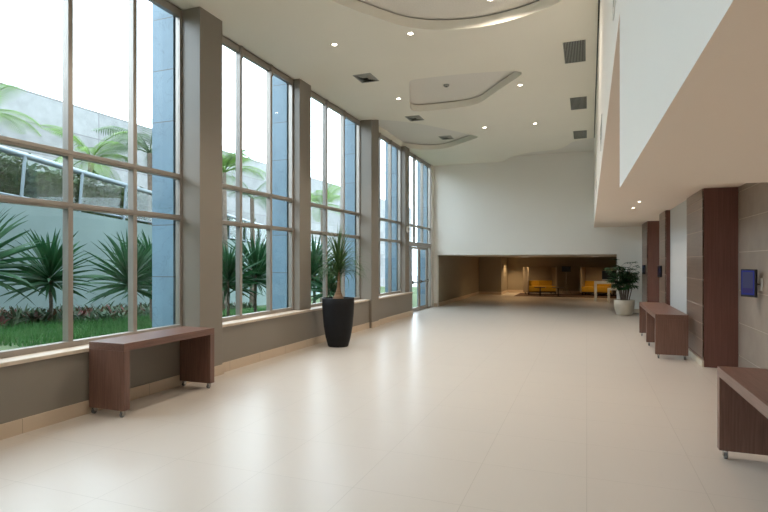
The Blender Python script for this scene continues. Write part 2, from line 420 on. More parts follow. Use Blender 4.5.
# glazed double door under window 5 with sidelights
D0, D1 = 16.62, 18.46
b = MB()
xa, xb = XW - .08, XW + .01
for y in (15.94, D0 - .06, D1, 18.84): b.box(xa, xb, y, y + .06, 0, T1 - .035)
b.box(xa, xb, 16.0, 18.84, T1 - .1, T1 - .035)
b.box(xa, xb, 16.0, D0 - .06, 0, .05); b.box(xa, xb, D1 + .06, 18.84, 0, .05)
dr = b.build('door_1', M['alu'], bevel=.003); S(dr)
MB().box(XW - .05, XW - .042, 16.0, D0 - .06, .05, T1 - .1).box(XW - .05, XW - .042, D1 + .06, 18.84, .05, T1 - .1).build('sidelight_glass', M['glass'], dr)
ym = (D0 + D1) / 2
for y0, y1, sgn in ((D0 + .005, ym - .004, 1), (ym + .004, D1 - .005, -1)):
    b = MB(); s = .075
    b.box(XW - .06, XW - .01, y0, y0 + s, .01, T1 - .11); b.box(XW - .06, XW - .01, y1 - s, y1, .01, T1 - .11)
    b.box(XW - .06, XW - .01, y0 + s, y1 - s, .01, .13); b.box(XW - .06, XW - .01, y0 + s, y1 - s, T1 - .19, T1 - .11)
    lfo = b.build('door_leaf', M['alu'], dr, bevel=.003)
    MB().box(XW - .038, XW - .032, y0 + s, y1 - s, .13, T1 - .19).build('glass_pane', M['glass'], lfo)
    h = MB(); h.cyl((XW + .05, y0 + .03, .98), (XW + .05, y1 - .03, .98), .02)
    h.box(XW - .01, XW + .05, y0 + .02, y0 + .06, .93, 1.03); h.box(XW - .01, XW + .05, y1 - .06, y1 - .02, .93, 1.03)
    h.build('push_bar', M['steel'], lfo)
# granite piers outside, one behind each column
for y0, y1, _ in cols[:-1]:
    if y0 < 0: continue
    S(MB().box(-5.84, -5.46, y0 - .03, y1 + .05, -.6, 9.2).build('wall_exterior_pier', M['granite']))
S(MB().box(-5.84, -5.46, 18.85, 19.6, -.6, 9.2).build('wall_exterior_pier', M['granite']))

# ---- right side
BX = .17; ZS = 2.82
BE = lambda y: .131 + .0048 * y
S(MB().prism([(BE(-4), -4), (.42, -4), (.42, YB), (BE(YB), YB)], ZS, 5.6).build('wall_bulkhead', M['white']))
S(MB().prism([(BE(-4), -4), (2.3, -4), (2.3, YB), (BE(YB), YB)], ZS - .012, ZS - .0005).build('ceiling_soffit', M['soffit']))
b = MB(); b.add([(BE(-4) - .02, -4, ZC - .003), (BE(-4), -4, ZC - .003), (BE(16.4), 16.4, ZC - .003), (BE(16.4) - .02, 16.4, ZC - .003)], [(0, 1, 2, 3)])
S(b.build('gap_shadow_strip', M['ventdark']))  # flat dark strip painted in as the shadow gap beside the bulkhead
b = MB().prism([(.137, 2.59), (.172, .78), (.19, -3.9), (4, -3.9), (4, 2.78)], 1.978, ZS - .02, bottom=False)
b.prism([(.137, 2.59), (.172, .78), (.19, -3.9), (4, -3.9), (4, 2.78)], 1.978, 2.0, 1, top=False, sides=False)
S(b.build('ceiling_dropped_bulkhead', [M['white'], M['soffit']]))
# stone wall near, with its joints
zj = [0, .22, .72, 1.22, 1.80, 2.30, 2.72, ZS - .012]
b = MB()
for i in range(len(zj) - 1): b.box(2.18, 2.3, -4, 9.63, zj[i] + .006, zj[i + 1] - .006, 0)
b.box(2.186, 2.3, -4, 9.63, 0, ZS - .013, 1)
S(b.build('wall_right', [M['stone'], M['jointlight']]))
# back parts of the right wall
S(MB().box(1.74, 2.3, 11.0, 13.40, 0, ZS - .012).build('wall_right_pale_panel', M['pale']))
S(MB().box(1.95, 2.3, 14.4, 16.9, 0, ZS - .012).build('wall_right_middle', M['white']))
S(MB().box(1.705, 2.3, 18.2, YB, 0, ZS - .012).build('wall_right_far', M['white']))
lam = [0, .14, .42, .68, .96, 1.37, 1.74, 2.14, 2.50, 2.64, ZS - .013]
def wallcol(x0, y0, y1):
    o = MB().box(x0 + .02, 2.3, y0, y1, 0, ZS - .014).build('wall_right_column', M['redwood'])
    S(o)
    p = MB()
    for i in range(1, len(lam) - 1): p.box(x0, x0 + .02, y0 + .002, y1, lam[i] + .006, lam[i + 1] - .006, 0)
    p.box(x0 + .006, x0 + .02, y0 + .002, y1, .14, ZS - .02, 1)
    p.build('laminate_facing', [M['laminate'], M['jointlight']], o)
    MB().box(x0 - .008, x0 + .02, y0 - .004, y1, 0, .10).build('plinth', M['planter_cream'], o)
wallcol(1.70, 9.63, 11.05)
wallcol(1.64, 13.40, 14.45)
wallcol(1.59, 16.80, 18.2)
# soffit downlights, ceiling downlights, and added spots without fixtures
def spot(x, y, z, power, ang=110, blend=.6, c=(1, .89, .77), r=.05):
    l = bpy.data.lights.new('downlight_and_fill_beam', 'SPOT'); l.energy = power; l.color = c; l.spot_size = math.radians(ang); l.spot_blend = blend; l.shadow_soft_size = r
    o = bpy.data.objects.new('downlight_and_fill_beam', l); col.objects.link(o); o.location = (x, y, z)
    return o
PW = 150
def downlight(x, y, z, label, group, r=.038, power=PW, ang=110):
    t = empty('ceiling_downlight', (x, y, z)); tag(t, label, 'ceiling light', group)
    MB().lathe([(r, -.001), (r + .002, -.006), (r + .022, -.006), (r + .026, -.001)], n=28).build('trim_ring', M['trimwhite'], t)
    MB().lathe([(.0001, -.0025), (r, -.0025)], n=28).build('lamp', M['lamp'], t)
    if power: spot(x, y, z - .02, power, ang)
    return t
G1 = 'recessed downlights in the main ceiling'
downlight(-3.849, 7.879, ZC, 'small round lit downlight in the ceiling nearest the first grey column by the windows', G1)
downlight(-2.56, 7.919, ZC, 'small round lit downlight just beyond the curve of the large near ceiling recess', G1)
downlight(-3.821, 10.974, ZC, 'small round lit downlight in the ceiling just left of the closed four-sided ceiling recess', G1)
downlight(-1.251, 11.0, ZC, 'small round lit downlight in the ceiling just right of the closed four-sided ceiling recess', G1)
downlight(-2.522, 14.145, ZC, 'small round lit downlight in the ceiling near the pointed tip of the window-side recess', G1)
downlight(-1.239, 14.195, ZC, 'farthest right small lit downlight in the ceiling, beside the far square grille', G1)
downlight(-1.27, 7.60, ZR, 'small round lit downlight up inside the large curved ceiling recess', G1, ang=168)
for x, y in ((-3.85, 4.6), (-2.0, 4.4), (-3.85, 1.4), (-1.6, 1.2), (-2.6, -1.5)):
    spot(x, y, ZC - .03 if x < -3.5 else ZR - .03, PW if x < -3.5 else PW * .4)  # added spots without fixtures, in place of unseen hall downlights
G2 = 'downlights in the low ceiling on the right'
downlight(.93, 12.6, ZS - .012, 'tiny lit downlight in the low right ceiling, the farther and brighter of the two', G2, .03, 40)
downlight(.945, 11.35, ZS - .012, 'tiny lit downlight in the low right ceiling, the nearer and dimmer of the two', G2, .03, 40)
for y in (8.2, 6.0, 15.2): spot(.95, y, ZS - .04, 32, c=(1, .78, .58))  # unseen spots added to warm the low right side, no fixtures
for y in (.9, -.9): spot(1.3, y, 1.95, 48, 130, c=(1, .78, .58))  # unseen spots added under the box, their floor bounce brightens its underside

# four-way ceiling diffusers
def diffuser(x, y, z, label, w=.36, l=.46):
    t = empty('ceiling_vent', (x, y, z)); tag(t, label, 'air vent', 'square air vents along the window side')
    f = MB(); fw = .03
    f.box(-w / 2, w / 2, -l / 2, -l / 2 + fw, -.008, 0); f.box(-w / 2, w / 2, l / 2 - fw, l / 2, -.008, 0)
    f.box(-w / 2, -w / 2 + fw, -l / 2 + fw, l / 2 - fw, -.008, 0); f.box(w / 2 - fw, w / 2, -l / 2 + fw, l / 2 - fw, -.008, 0)
    f.build('vent_frame', M['grille'], t)
    s = MB()
    for k in range(1, 5):
        a = w / 2 - fw - k * .026; c = l / 2 - fw - k * .034
        if a < .01: break
        h = -.004 - k * .004
        a2 = a + .024; c2 = c + .03
        for q in ([(-a2, -c2, 0), (a2, -c2, 0), (a, -c, h), (-a, -c, h)], [(-a2, c2, 0), (a2, c2, 0), (a, c, h), (-a, c, h)],
                  [(-a2, -c2, 0), (-a2, c2, 0), (-a, c, h), (-a, -c, h)], [(a2, -c2, 0), (a2, c2, 0), (a, c, h), (a, -c, h)]):
            s.add(q, [(0, 1, 2, 3)])
    s.build('louvre', M['grille'], t)
    MB().box(-w / 2 + fw, w / 2 - fw, -l / 2 + fw, l / 2 - fw, -.0015, .0).build('duct_opening', M['ventdark'], t)
diffuser(-3.98, 9.53, ZC, 'square louvred air vent in the ceiling nearest the camera, before the second grey column')
diffuser(-3.97, 12.62, ZC, 'square louvred air vent in the flat ceiling between the two smaller ceiling recesses')
diffuser(-3.92, 15.6, ZR, 'square louvred air vent up inside the recess against the windows')
def grille(x, y, z, label, w=.40, l=1.05):
    t = empty('ceiling_grille', (x, y, z)); tag(t, label, 'air vent', 'slatted return grilles by the bulkhead')
    f = MB(); fw = .028
    f.box(-w / 2, w / 2, -l / 2, -l / 2 + fw, -.008, 0); f.box(-w / 2, w / 2, l / 2 - fw, l / 2, -.008, 0)
    f.box(-w / 2, -w / 2 + fw, -l / 2 + fw, l / 2 - fw, -.008, 0); f.box(w / 2 - fw, w / 2, -l / 2 + fw, l / 2 - fw, -.008, 0)
    f.build('vent_frame', M['paint'], t)
    s = MB(); n = 14
    for k in range(n):
        xx = -w / 2 + fw + (k + .5) * (w - 2 * fw) / n
        s.add([(xx - .008, -l / 2 + fw, -.001), (xx - .008, l / 2 - fw, -.001), (xx + .006, l / 2 - fw, -.007), (xx + .006, -l / 2 + fw, -.007)], [(0, 1, 2, 3)])
    s.build('slats', M['grille'], t)
    MB().box(-w / 2 + fw, w / 2 - fw, -l / 2 + fw, l / 2 - fw, -.0008, .0).build('duct_opening', M['ventdark'], t)
grille(-.19, 9.6, ZC, 'nearest and largest slatted return grille in the ceiling beside the white bulkhead')
grille(-.17, 12.73, ZC, 'middle one of the three slatted return grilles in the ceiling beside the bulkhead')
grille(-.17, 15.87, ZC, 'farthest slatted return grille in the ceiling, beside the back corner recess')
def slot(y, z, l, h, label):
    t = empty('wall_grille', (BE(y), y, z), -.0048); tag(t, label, 'air vent', 'slot vents on the bulkhead face')
    f = MB().box(-.008, 0, -l / 2, l / 2, -h / 2, -h / 2 + .02).box(-.008, 0, -l / 2, l / 2, h / 2 - .02, h / 2).box(-.008, 0, -l / 2, -l / 2 + .02, -h / 2 + .02, h / 2 - .02).box(-.008, 0, l / 2 - .02, l / 2, -h / 2 + .02, h / 2 - .02)
    f.build('vent_frame', M['trimwhite'], t)
    MB().box(-.002, 0, -l / 2 + .02, l / 2 - .02, -h / 2 + .02, h / 2 - .02).build('duct_opening', M['grille'], t)
    s = MB()
    for k in range(5):
        zz = -h / 2 + .03 + k * (h - .06) / 4
        s.box(-.006, -.002, -l / 2 + .02, l / 2 - .02, zz - .006, zz + .004)
    s.build('slats', M['grille'], t)
slot(6.83, 3.17, .7, .28, 'middle slatted slot vent on the side of the long white bulkhead')
slot(11.6, 3.2, 1.0, .28, 'farthest slatted slot vent on the side of the long white bulkhead')
slot(3.05, 3.16, .6, .24, 'nearest slatted slot vent high on the side of the long white bulkhead')
# smoke detector in the middle recess
t = empty('smoke_detector', (-2.75, 10.95, ZR)); tag(t, 'small round grey detector in the middle of the closed four-sided ceiling recess', 'smoke detector')
MB().lathe([(.0001, -.04), (.045, -.04), (.06, -.02), (.065, 0)], n=24).build('housing', M['grille'], t)
MB().lathe([(.0001, -.05), (.02, -.048), (.022, -.04)], n=16).build('sensor_tip', M['ventdark'], t)
# round sensor on fourth column
t = empty('wall_speaker', (-5.19, 15.72, 2.66)); tag(t, 'round white wall speaker on the last grey column before the glass doors', 'speaker')
b = MB(); b.cyl((0, 0, 0), (.05, 0, 0), .095, .09, n=28); b.build('housing', M['trimwhite'], t)
b = MB(); b.cyl((.05, 0, 0), (.058, 0, 0), .06, .05, n=24); b.build('speaker_cone', M['grille'], t)

# ------------------------------------------------------------------ benches on castors
def bench(loc, L, legs, label, D=.46, H=.775, P=.08):
    """runs along y; x=0 is the front (hall) side"""
    t = empty('rolling_bench', loc); tag(t, label, 'bench', 'dark wood benches on castors')
    MB().box(-D / 2, D / 2, -L / 2, L / 2, H - P, H).build('top', M['wood'], t, bevel=.003)
    for ly in legs:
        y0 = ly - P / 2
        MB().box(-D / 2, D / 2, y0, y0 + P, .07, H - P).build('side_panel', M['woodv'], t, bevel=.003)
        for sx in (-1, 1):
            cx = sx * (D / 2 - .05)
            c = MB(); c.cyl((cx, ly, .07), (cx, ly, .062), .026, n=16); c.box(cx - .017, cx - .012, ly - .03, ly + .012, .02, .062); c.box(cx + .012, cx + .017, ly - .03, ly + .012, .02, .062)
            co = c.build('caster', M['steel'], t)
            w = MB(); w.cyl((cx - .011, ly - .018, .027), (cx + .011, ly - .018, .027), .027, n=20)
            w.build('wheel', M['rubber'], co)
    return t
def b2(x0, x1, y0, y1, label, third=False, H=.775):
    L = y1 - y0; legs = [-L / 2 + .04, L / 2 - .04] + ([0] if third else [])
    return bench(((x0 + x1) / 2, (y0 + y1) / 2, 0), L, legs, label, D=x1 - x0, H=H)
b2(-5.07, -4.57, 4.31, 5.78, 'dark wood bench on small castors under the window on the left, against the taupe wall', H=.785)
b2(1.10, 1.60, 10.22, 13.25, 'long three-legged dark wood bench on castors beside the ribbed column at right', True, H=.755)
b2(1.04, 1.53, 3.80, 5.27, 'dark wood bench on castors cut off by the right edge of the photo', H=.765)

# ------------------------------------------------------------------ wall screens
def screen(loc, rz, w, h, label, arm, lit=True, plate=(0, 0), thick=.035):
    t = empty('wall_screen', loc, rz); tag(t, label, 'screen', 'screens on arms along the right wall')
    MB().box(-w / 2, w / 2, 0, thick, -h / 2, h / 2).build('housing', M['blackplastic'], t, bevel=.006)
    bz = .016
    d = MB().box(-w / 2 + bz, w / 2 - bz, -.002, .002, -h / 2 + bz * 1.8, h / 2 - bz, 0)
    if lit:
        a = .022
        d.box(-w / 2 + bz + a, w / 2 - bz - a, -.0035, -.002, -h * .18, h / 2 - bz - a, 1)
        d.box(-w / 2 + bz + a, w / 2 - bz - a, -.0035, -.002, -h / 2 + bz * 1.8 + a, -h * .18, 2)
        d.build('display', [M['screen_rim'], M['screen_mid'], M['screen_low']], t)
    else:
        d.build('display', M['screen'], t)
    # arm and plate are placed in the wall's frame
    ca, sa = math.cos(-rz), math.sin(-rz)
    def loc2(x, y, z):
        dx, dy = x - loc[0], y - loc[1]
        return (dx * ca - dy * sa, dx * sa + dy * ca, z - loc[2])
    px, py, pz = arm
    a = MB(); a.cyl((0, thick, 0), loc2(px, py, pz), .014, n=10)
    a.build('bracket_arm', M['steel'], t)
    b = MB()
    vs = [loc2(x, y, z) for z in (pz - .085, pz + .085) for y in (py - .03, py + .03) for x in (px - .002, px + .016)]
    b.add(vs, [(0, 2, 3, 1), (4, 5, 7, 6), (0, 1, 5, 4), (2, 6, 7, 3), (0, 4, 6, 2), (1, 3, 7, 5)])
    b.build('wall_plate', M['trimwhite'], t)
    return t
screen((2.035, 8.50, 1.365), math.radians(-64), .26, .375, 'portrait tablet screen with a lit blue display on the near stone wall', (2.164, 8.44, 1.35))
screen((1.585, 14.03, 1.43), math.radians(-80), .22, .27, 'black screen seen edge-on on the laminate column just behind the pale wall panel', (1.624, 14.0, 1.43), lit=False)
screen((1.54, 17.22, 1.43), math.radians(-80), .22, .27, 'black screen seen edge-on on the farthest laminate column near the potted palm', (1.584, 17.2, 1.43), lit=False)

# ------------------------------------------------------------------ plants
def arc_leaf(mb, base, az, el, L, w, droop, n=7, fold=.3, m=0, twist=0, prof=None):
    p = Vector(base); pts = []; ws = []
    e0 = el
    for i in range(n + 1):
        t = i / n
        pts.append(p.copy())
        if prof: ws.append(w * prof(t))
        else: ws.append(max(w * (min(1, .35 + 2.2 * t) if t < .3 else (1 - ((t - .3) / .7) ** 1.8)), .0008))
        ee = e0 - droop * t ** 1.3
        d = Vector((math.cos(az) * math.cos(ee), math.sin(az) * math.cos(ee), math.sin(ee)))
        p = p + d * (L / n)
    side = Vector((-math.sin(az), math.cos(az), twist))
    mb.strip(pts, ws, side, fold, m)

def pot_profile(r0, r1, h, t=.03):
    return [(.0001, 0), (r0 - .01, 0), (r0, .012), (r0 + (r1 - r0) * .42, h * .2), (r0 + (r1 - r0) * .72, h * .42), (r0 + (r1 - r0) * .92, h * .68), (r0 + (r1 - r0) * .985, h * .85), (r1, h - .006), (r1 - .006, h), (r1 - t, h), (r1 - t - .01, h - .08), (.0001, h - .08)]

# ponytail palm in the black planter
t = empty('potted_ponytail_palm', (-4.56, 9.50, 0))
tag(t, 'thin-leaved palm with a swollen base, in a tall black planter', 'potted plant')
MB().lathe(pot_profile(.20, .315, .95), n=48).build('planter', M['planter_black'], t)
b = MB(); b.lathe([(.0001, .885), (.12, .89), (.2, .885), (.274, .875)], n=32); b.build('mulch', M['soil'], t)
b = MB(); b.tube([(0, 0, .86), (0, 0, .9), (.0, 0, .98), (.004, 0, 1.06), (.01, .0, 1.13), (.012, 0, 1.24), (.01, .0, 1.38), (.01, 0, 1.5)], [.13, .125, .09, .055, .038, .03, .027, .03], 16)
b.build('trunk', M['bark'], t)
b = MB()
for k in range(230):
    az = R.uniform(0, 2 * PI); u = R.random()
    el = math.radians(86 - 60 * u + R.uniform(-8, 8))
    L = R.uniform(.55, 1.0) * (1.0 - .2 * u)
    z0 = 1.36 + .2 * (1 - u) + R.uniform(-.06, .06)
    arc_leaf(b, (.01 + .015 * math.cos(az), .015 * math.sin(az), z0), az, el, L, R.uniform(.008, .014), R.uniform(1.0, 2.9) * (.3 + .85 * min(1, 2.2 * u)), n=10)
b.v = [(-.36 + (x + .36) * .3 if x < -.36 else x, y, z) for x, y, z in b.v]
b.build('foliage', M['leaf_indoor'], t)

# rhapis palm in the cream pot
t = empty('potted_lady_palm', (1.10, 18.35, 0))
tag(t, 'bushy dark green palm in a round cream pot at the back wall', 'potted plant')
MB().lathe([(.0001, 0), (.2, 0), (.225, .02), (.275, .16), (.30, .32), (.305, .46), (.29, .468), (.275, .46), (.27, .38), (.0001, .38)], n=44).build('planter', M['planter_cream'], t)
MB().lathe([(.0001, .425), (.15, .425), (.271, .41)], n=24).build('mulch', M['soil'], t)
stems = MB(); fol = MB()
for k in range(20):
    a = R.uniform(0, 2 * PI); r = R.uniform(.02, .15); bx, by = r * math.cos(a), r * math.sin(a)
    hh = R.uniform(.95, 1.52) if k > 3 else R.uniform(1.3, 1.62)
    lean = R.uniform(.02, .2); tx, ty = bx + lean * math.cos(a), by + lean * math.sin(a)
    stems.tube([(bx, by, .40), ((bx + tx) / 2, (by + ty) / 2, (.4 + hh) / 2), (tx, ty, hh)], [.016, .013, .009], 7)
    for q in range(7):
        az = R.uniform(0, 2 * PI) if q else a
        z = max(hh - R.uniform(0, .55) * (q > 0), .82); fr = (z - .4) / (hh - .4)
        px, py = bx + (tx - bx) * fr, by + (ty - by) * fr
        pl = R.uniform(.12, .26); el = R.uniform(.15, .95)
        ex, ey, ez = px + pl * math.cos(az) * math.cos(el), py + pl * math.sin(az) * math.cos(el), z + pl * math.sin(el)
        stems.tube([(px, py, z), (ex, ey, ez)], .004, 5)
        for j in range(7):
            da = (j - 3) * .33
            arc_leaf(fol, (ex, ey, ez), az + da, el * .5 - abs(j - 3) * .05, R.uniform(.22, .34), .024, R.uniform(.5, 1.3), n=4, fold=.2,
                     prof=lambda t: .5 + 1.5 * t if t < .33 else max(.12, 1 - ((t - .33) / .67) ** 3))
fol.v = [(.38 + (x - .38) * .3 if x > .38 else x, y, z) for x, y, z in fol.v]
stems.build('canes', M['darkbark'], t); fol.build('foliage', M['leaf_rhapis'], t)

# ------------------------------------------------------------------ lounge furniture beyond the opening
def booth(loc, rz, label, W=1.5, D=.8, H=1.38):
    t = empty('booth_sofa', loc, rz); tag(t, label, 'sofa', 'high-backed yellow sofas in the lounge')
    MB().box(-W / 2, W / 2, D / 2 - .06, D / 2, .1, H).build('back_panel', M['felt'], t, bevel=.01)
    for s in (-1, 1):
        MB().box(s * (W / 2 - .06), s * W / 2, -D / 2, D / 2 - .06, .1, H).build('side_panel', M['felt'], t, bevel=.01)
        for y in (-D / 2 + .08, D / 2 - .08):
            b = MB(); b.cyl((s * (W / 2 - .08), y, 0), (s * (W / 2 - .08), y, .1), .02); b.build('leg', M['darkfabric'], t)
    MB().box(-W / 2 + .06, W / 2 - .06, -D / 2 + .03, D / 2 - .06, .1, .16).build('base', M['darkfabric'], t)
    for s in (-1, 1):
        x0, x1 = sorted((s * .004, s * (W / 2 - .065)))
        MB().box(x0, x1, -D / 2 + .01, D / 2 - .2, .16, .43).build('seat_cushion', M['yellow'], t, bevel=.03)
        MB().box(x0, x1, D / 2 - .21, D / 2 - .065, .40, .70).build('back_cushion', M['yellow'], t, bevel=.03)
    return t
booth((-2.22, 28.3, .006), math.radians(22), 'left one of the two yellow booth sofas in the lounge, fully in view')
booth((.52, 28.45, .006), math.radians(-14), 'yellow sofa in a tall taupe booth, right one of two, partly behind the cream desk')
def side_table(x, y, label):
    t = empty('side_table', (x, y, .006)); tag(t, label, 'side table', 'small black tables in the lounge')
    MB().box(-.26, .26, -.2, .2, .40, .425).build('tabletop', M['blackplastic'], t, bevel=.004)
    b = MB(); b.cyl((0, 0, .015), (0, 0, .40), .03); b.build('post', M['blackplastic'], t)
    MB().box(-.18, .18, -.15, .15, 0, .015).build('base', M['blackplastic'], t)
side_table(-2.12, 27.05, 'small black pedestal table standing in front of the left yellow sofa')
side_table(-1.28, 26.9, 'small black pedestal table at the right end of the left yellow sofa')
# screen on a slim stand
t = empty('display_stand', (-.98, 29.1, .006)); tag(t, 'black flat screen on a slim tripod stand between the two sofa booths', 'screen stand')
MB().box(-.22, .22, -.03, .03, 1.14, 1.42).build('screen', M['blackplastic'], t, bevel=.008)
b = MB(); b.cyl((0, .02, .5), (0, .02, 1.2), .012); b.build('pole', M['steel'], t)
for k in range(3):
    a = k * 2.094 + .5
    b = MB(); b.cyl((0, .02, .52), (.26 * math.cos(a), .02 + .26 * math.sin(a), .008), .009); b.build('leg', M['steel'], t)
# desk, monitor and stool
def nest(name, x0, x1, y0, y1, h, p, label, cat):
    t = empty(name, ((x0 + x1) / 2, (y0 + y1) / 2, 0)); tag(t, label, cat)
    w, d = (x1 - x0) / 2, (y1 - y0) / 2
    MB().box(-w, w, -d, d, h - p, h).build('tabletop' if cat == 'desk' else 'seat', M['cream'], t, bevel=.012)
    for sx in (-1, 1):
        for sy in (-1, 1):
            MB().box(sx * w, sx * (w - p), sy * d, sy * (d - p), 0, h - p).build('leg', M['cream'], t, bevel=.01)
nest('writing_desk', .30, 1.75, 24.2, 24.95, .83, .1, 'cream lacquered desk carrying a black monitor, half hidden by the back wall edge', 'desk')
nest('low_stool', .80, 1.40, 23.5, 23.95, .58, .08, 'low cream stool with square legs in front of the cream desk', 'stool')
t = empty('computer_monitor', (.93, 24.6, .83)); tag(t, 'black computer monitor standing on the cream desk in the lounge', 'monitor')
MB().box(-.32, .32, -.02, .02, .07, .45).build('screen', M['blackplastic'], t, bevel=.006)
MB().box(-.32, .32, -.025, -.018, .045, .085).build('lower_bezel', M['steel'], t)
b = MB(); b.box(-.03, .03, .005, .03, .01, .2); b.box(-.14, .14, -.08, .09, 0, .012); b.build('foot', M['steel'], t)
tag(MB().box(-3.3, 2.6, 26.4, 29.2, 0, .006).build('rug', M['rug']), 'rust brown carpet under the yellow sofas in the lounge', 'rug')
def panel_light(x, y, label):
    t = empty('ceiling_panel_light', (x, y, OZ)); tag(t, label, 'ceiling light', 'small panel lights in the lounge ceiling')
    MB().box(-.17, .17, -.17, .17, -.012, 0).build('frame', M['trimwhite'], t)
    MB().box(-.15, .15, -.15, .15, -.015, -.012).build('diffuser', M['lamp_dim'], t)
panel_light(-2.75, 26.2, 'small dim panel light in the lounge ceiling before the left sofa booth')
panel_light(.36, 26.2, 'small dim panel light in the lounge ceiling before the right sofa booth')
WARM = (1, .70, .38)
spot(-3.55, 28.6, OZ - .03, 90, 120, .7, WARM)
spot(-2.75, 27.2, OZ - .03, 60, 140, .8, WARM)
spot(.36, 27.3, OZ - .03, 60, 140, .8, WARM)
spot(.5, 23.0, OZ - .03, 36, 140, .8, (1, .86, .68))  # unseen spot added to light the desk
spot(-3.4, 24.2, OZ - .03, 45, 140, .8, WARM)  # unseen fill spot added for the front of the lounge

# ------------------------------------------------------------------ outside: ramp wall, garden
A = Vector((-10.97, 7.28)); DV = Vector((-math.sin(math.radians(13.9)), math.cos(math.radians(13.9)))); NV = Vector((-DV.y, DV.x))
if NV.x > 0: NV = -NV
def gz(y): return .45 - .060 * (max(min(y, 24), -8) - 7.28)
def rampz(t): return 2.95 - .034 * t          # top of the garden wall
def at(t, off): p = A + DV * t + NV * off; return p.x, p.y
b = MB()
for (t0, t1) in [(-26, 34)]:
    vs = []
    for t_ in (t0, t1):
        for off, z in ((0, -2.5), (0, rampz(t_)), (.2, rampz(t_)), (.2, -2.5)):
            x, y = at(t_, off); vs.append((x, y, z))
    b.add(vs, [(0, 1, 5, 4), (1, 2, 6, 5), (2, 3, 7, 6), (0, 3, 2, 1), (4, 5, 6, 7)])
S(b.build('wall_garden', M['render']))
# ramp deck behind it
b = MB(); vs = []
for t_ in (-26, 34):
    for off in (.2, 2.6): x, y = at(t_, off); vs.append((x, y, rampz(t_) - .1))
b.add(vs, [(0, 1, 3, 2)]); S(b.build('floor_ramp', M['paving']))
# garden ground
b = MB(); ys = [-26, -8, 0, 7.28, 12, 16, 20, 24, 45]
for i in range(len(ys) - 1):
    y0, y1 = ys[i], ys[i + 1]
    b.add([(-5.45, y0, gz(y0)), (-5.45, y1, gz(y1)), (-22, y1, gz(y1)), (-22, y0, gz(y0))], [(0, 1, 2, 3)])
S(b.build('floor_garden', M['ground']))
S(MB().box(-90, -22, -80, 90, -2, -.8).box(-22, 90, 45, 90, -2, -.8).build('floor_outside', M['paving']))
S(MB().box(-19.6, -19.2, -30, 60, -2, 7.95).build('wall_concrete', M['concrete']))
# balustrade on the ramp
bt = empty('glass_balustrade', (A.x, A.y, 0)); tag(bt, 'glass balustrade with a pale metal handrail sloping down along the ramp above the garden wall', 'railing')
def rel(t_, off, z): x, y = at(t_, off); return (x - A.x, y - A.y, z)
b = MB(); b.cyl(rel(-14, .1, rampz(-14) + 1.0), rel(30, .1, rampz(30) + 1.0), .065, n=14); b.build('handrail', M['metal'], bt)
b = MB(); b.cyl(rel(-14, .1, rampz(-14) + .1), rel(30, .1, rampz(30) + .1), .025, n=10); b.build('bottom_rail', M['metal'], bt)
k = .64 - 1.8 * 8
while k < 29:
    b = MB(); b.cyl(rel(k - .05, .05, rampz(k)), rel(k + .06, .05, rampz(k) + .97), .034, n=10); b.build('post', M['metal'], bt)
    k1 = k + 1.8
    vs = [rel(k + .07, .1, rampz(k + .07) + .13), rel(k1 - .07, .1, rampz(k1 - .07) + .13), rel(k1 - .07, .1, rampz(k1 - .07) + .93), rel(k + .07, .1, rampz(k + .07) + .93)]
    o2 = Vector((NV.x, NV.y, 0)) * .012
    vs2 = [tuple(Vector(v) + o2) for v in vs]
    b = MB(); b.add(vs + vs2, [(0, 1, 2, 3), (7, 6, 5, 4), (0, 4, 5, 1), (1, 5, 6, 2), (2, 6, 7, 3), (3, 7, 4, 0)]); b.build('glass_panel', M['rail_glass'], bt)
    k = k1
# hedge behind the balustrade
b = MB()
for k in range(26000):
    t_ = R.uniform(-10, 26); off = .5 + R.random() * 1.0; top = rampz(t_) + 1.12 + .12 * math.sin(t_ * 2.1) + .08 * math.sin(t_ * 5.3)
    z = rampz(t_) - .15 + (top - rampz(t_) + .15) * R.random()
    x, y = at(t_, off); s = R.uniform(.06, .12)
    d = Vector((R.gauss(0, 1), R.gauss(0, 1), R.gauss(0, .7))).normalized(); e2 = d.orthogonal().normalized() * s * .45; d *= s
    c = Vector((x, y, z))
    b.add([c - d, c + e2, c + d, c - e2], [(0, 1, 2, 3)])
for i in range(36):
    t0, t1 = -10 + i, -9 + i
    vs = []
    for t_ in (t0, t1):
        for off, z in ((.75, -.3), (.8, .9), (1.3, .9), (1.3, -.3)):
            x, y = at(t_, off); vs.append((x, y, rampz(t_) + z))
    b.add(vs, [(0, 1, 5, 4), (1, 2, 6, 5), (2, 3, 7, 6)])
hd = b.build('hedge_foliage', M['leaf_hedge']); tag(hd, 'dense clipped green hedge growing behind the glass balustrade', 'hedge', kind='stuff')

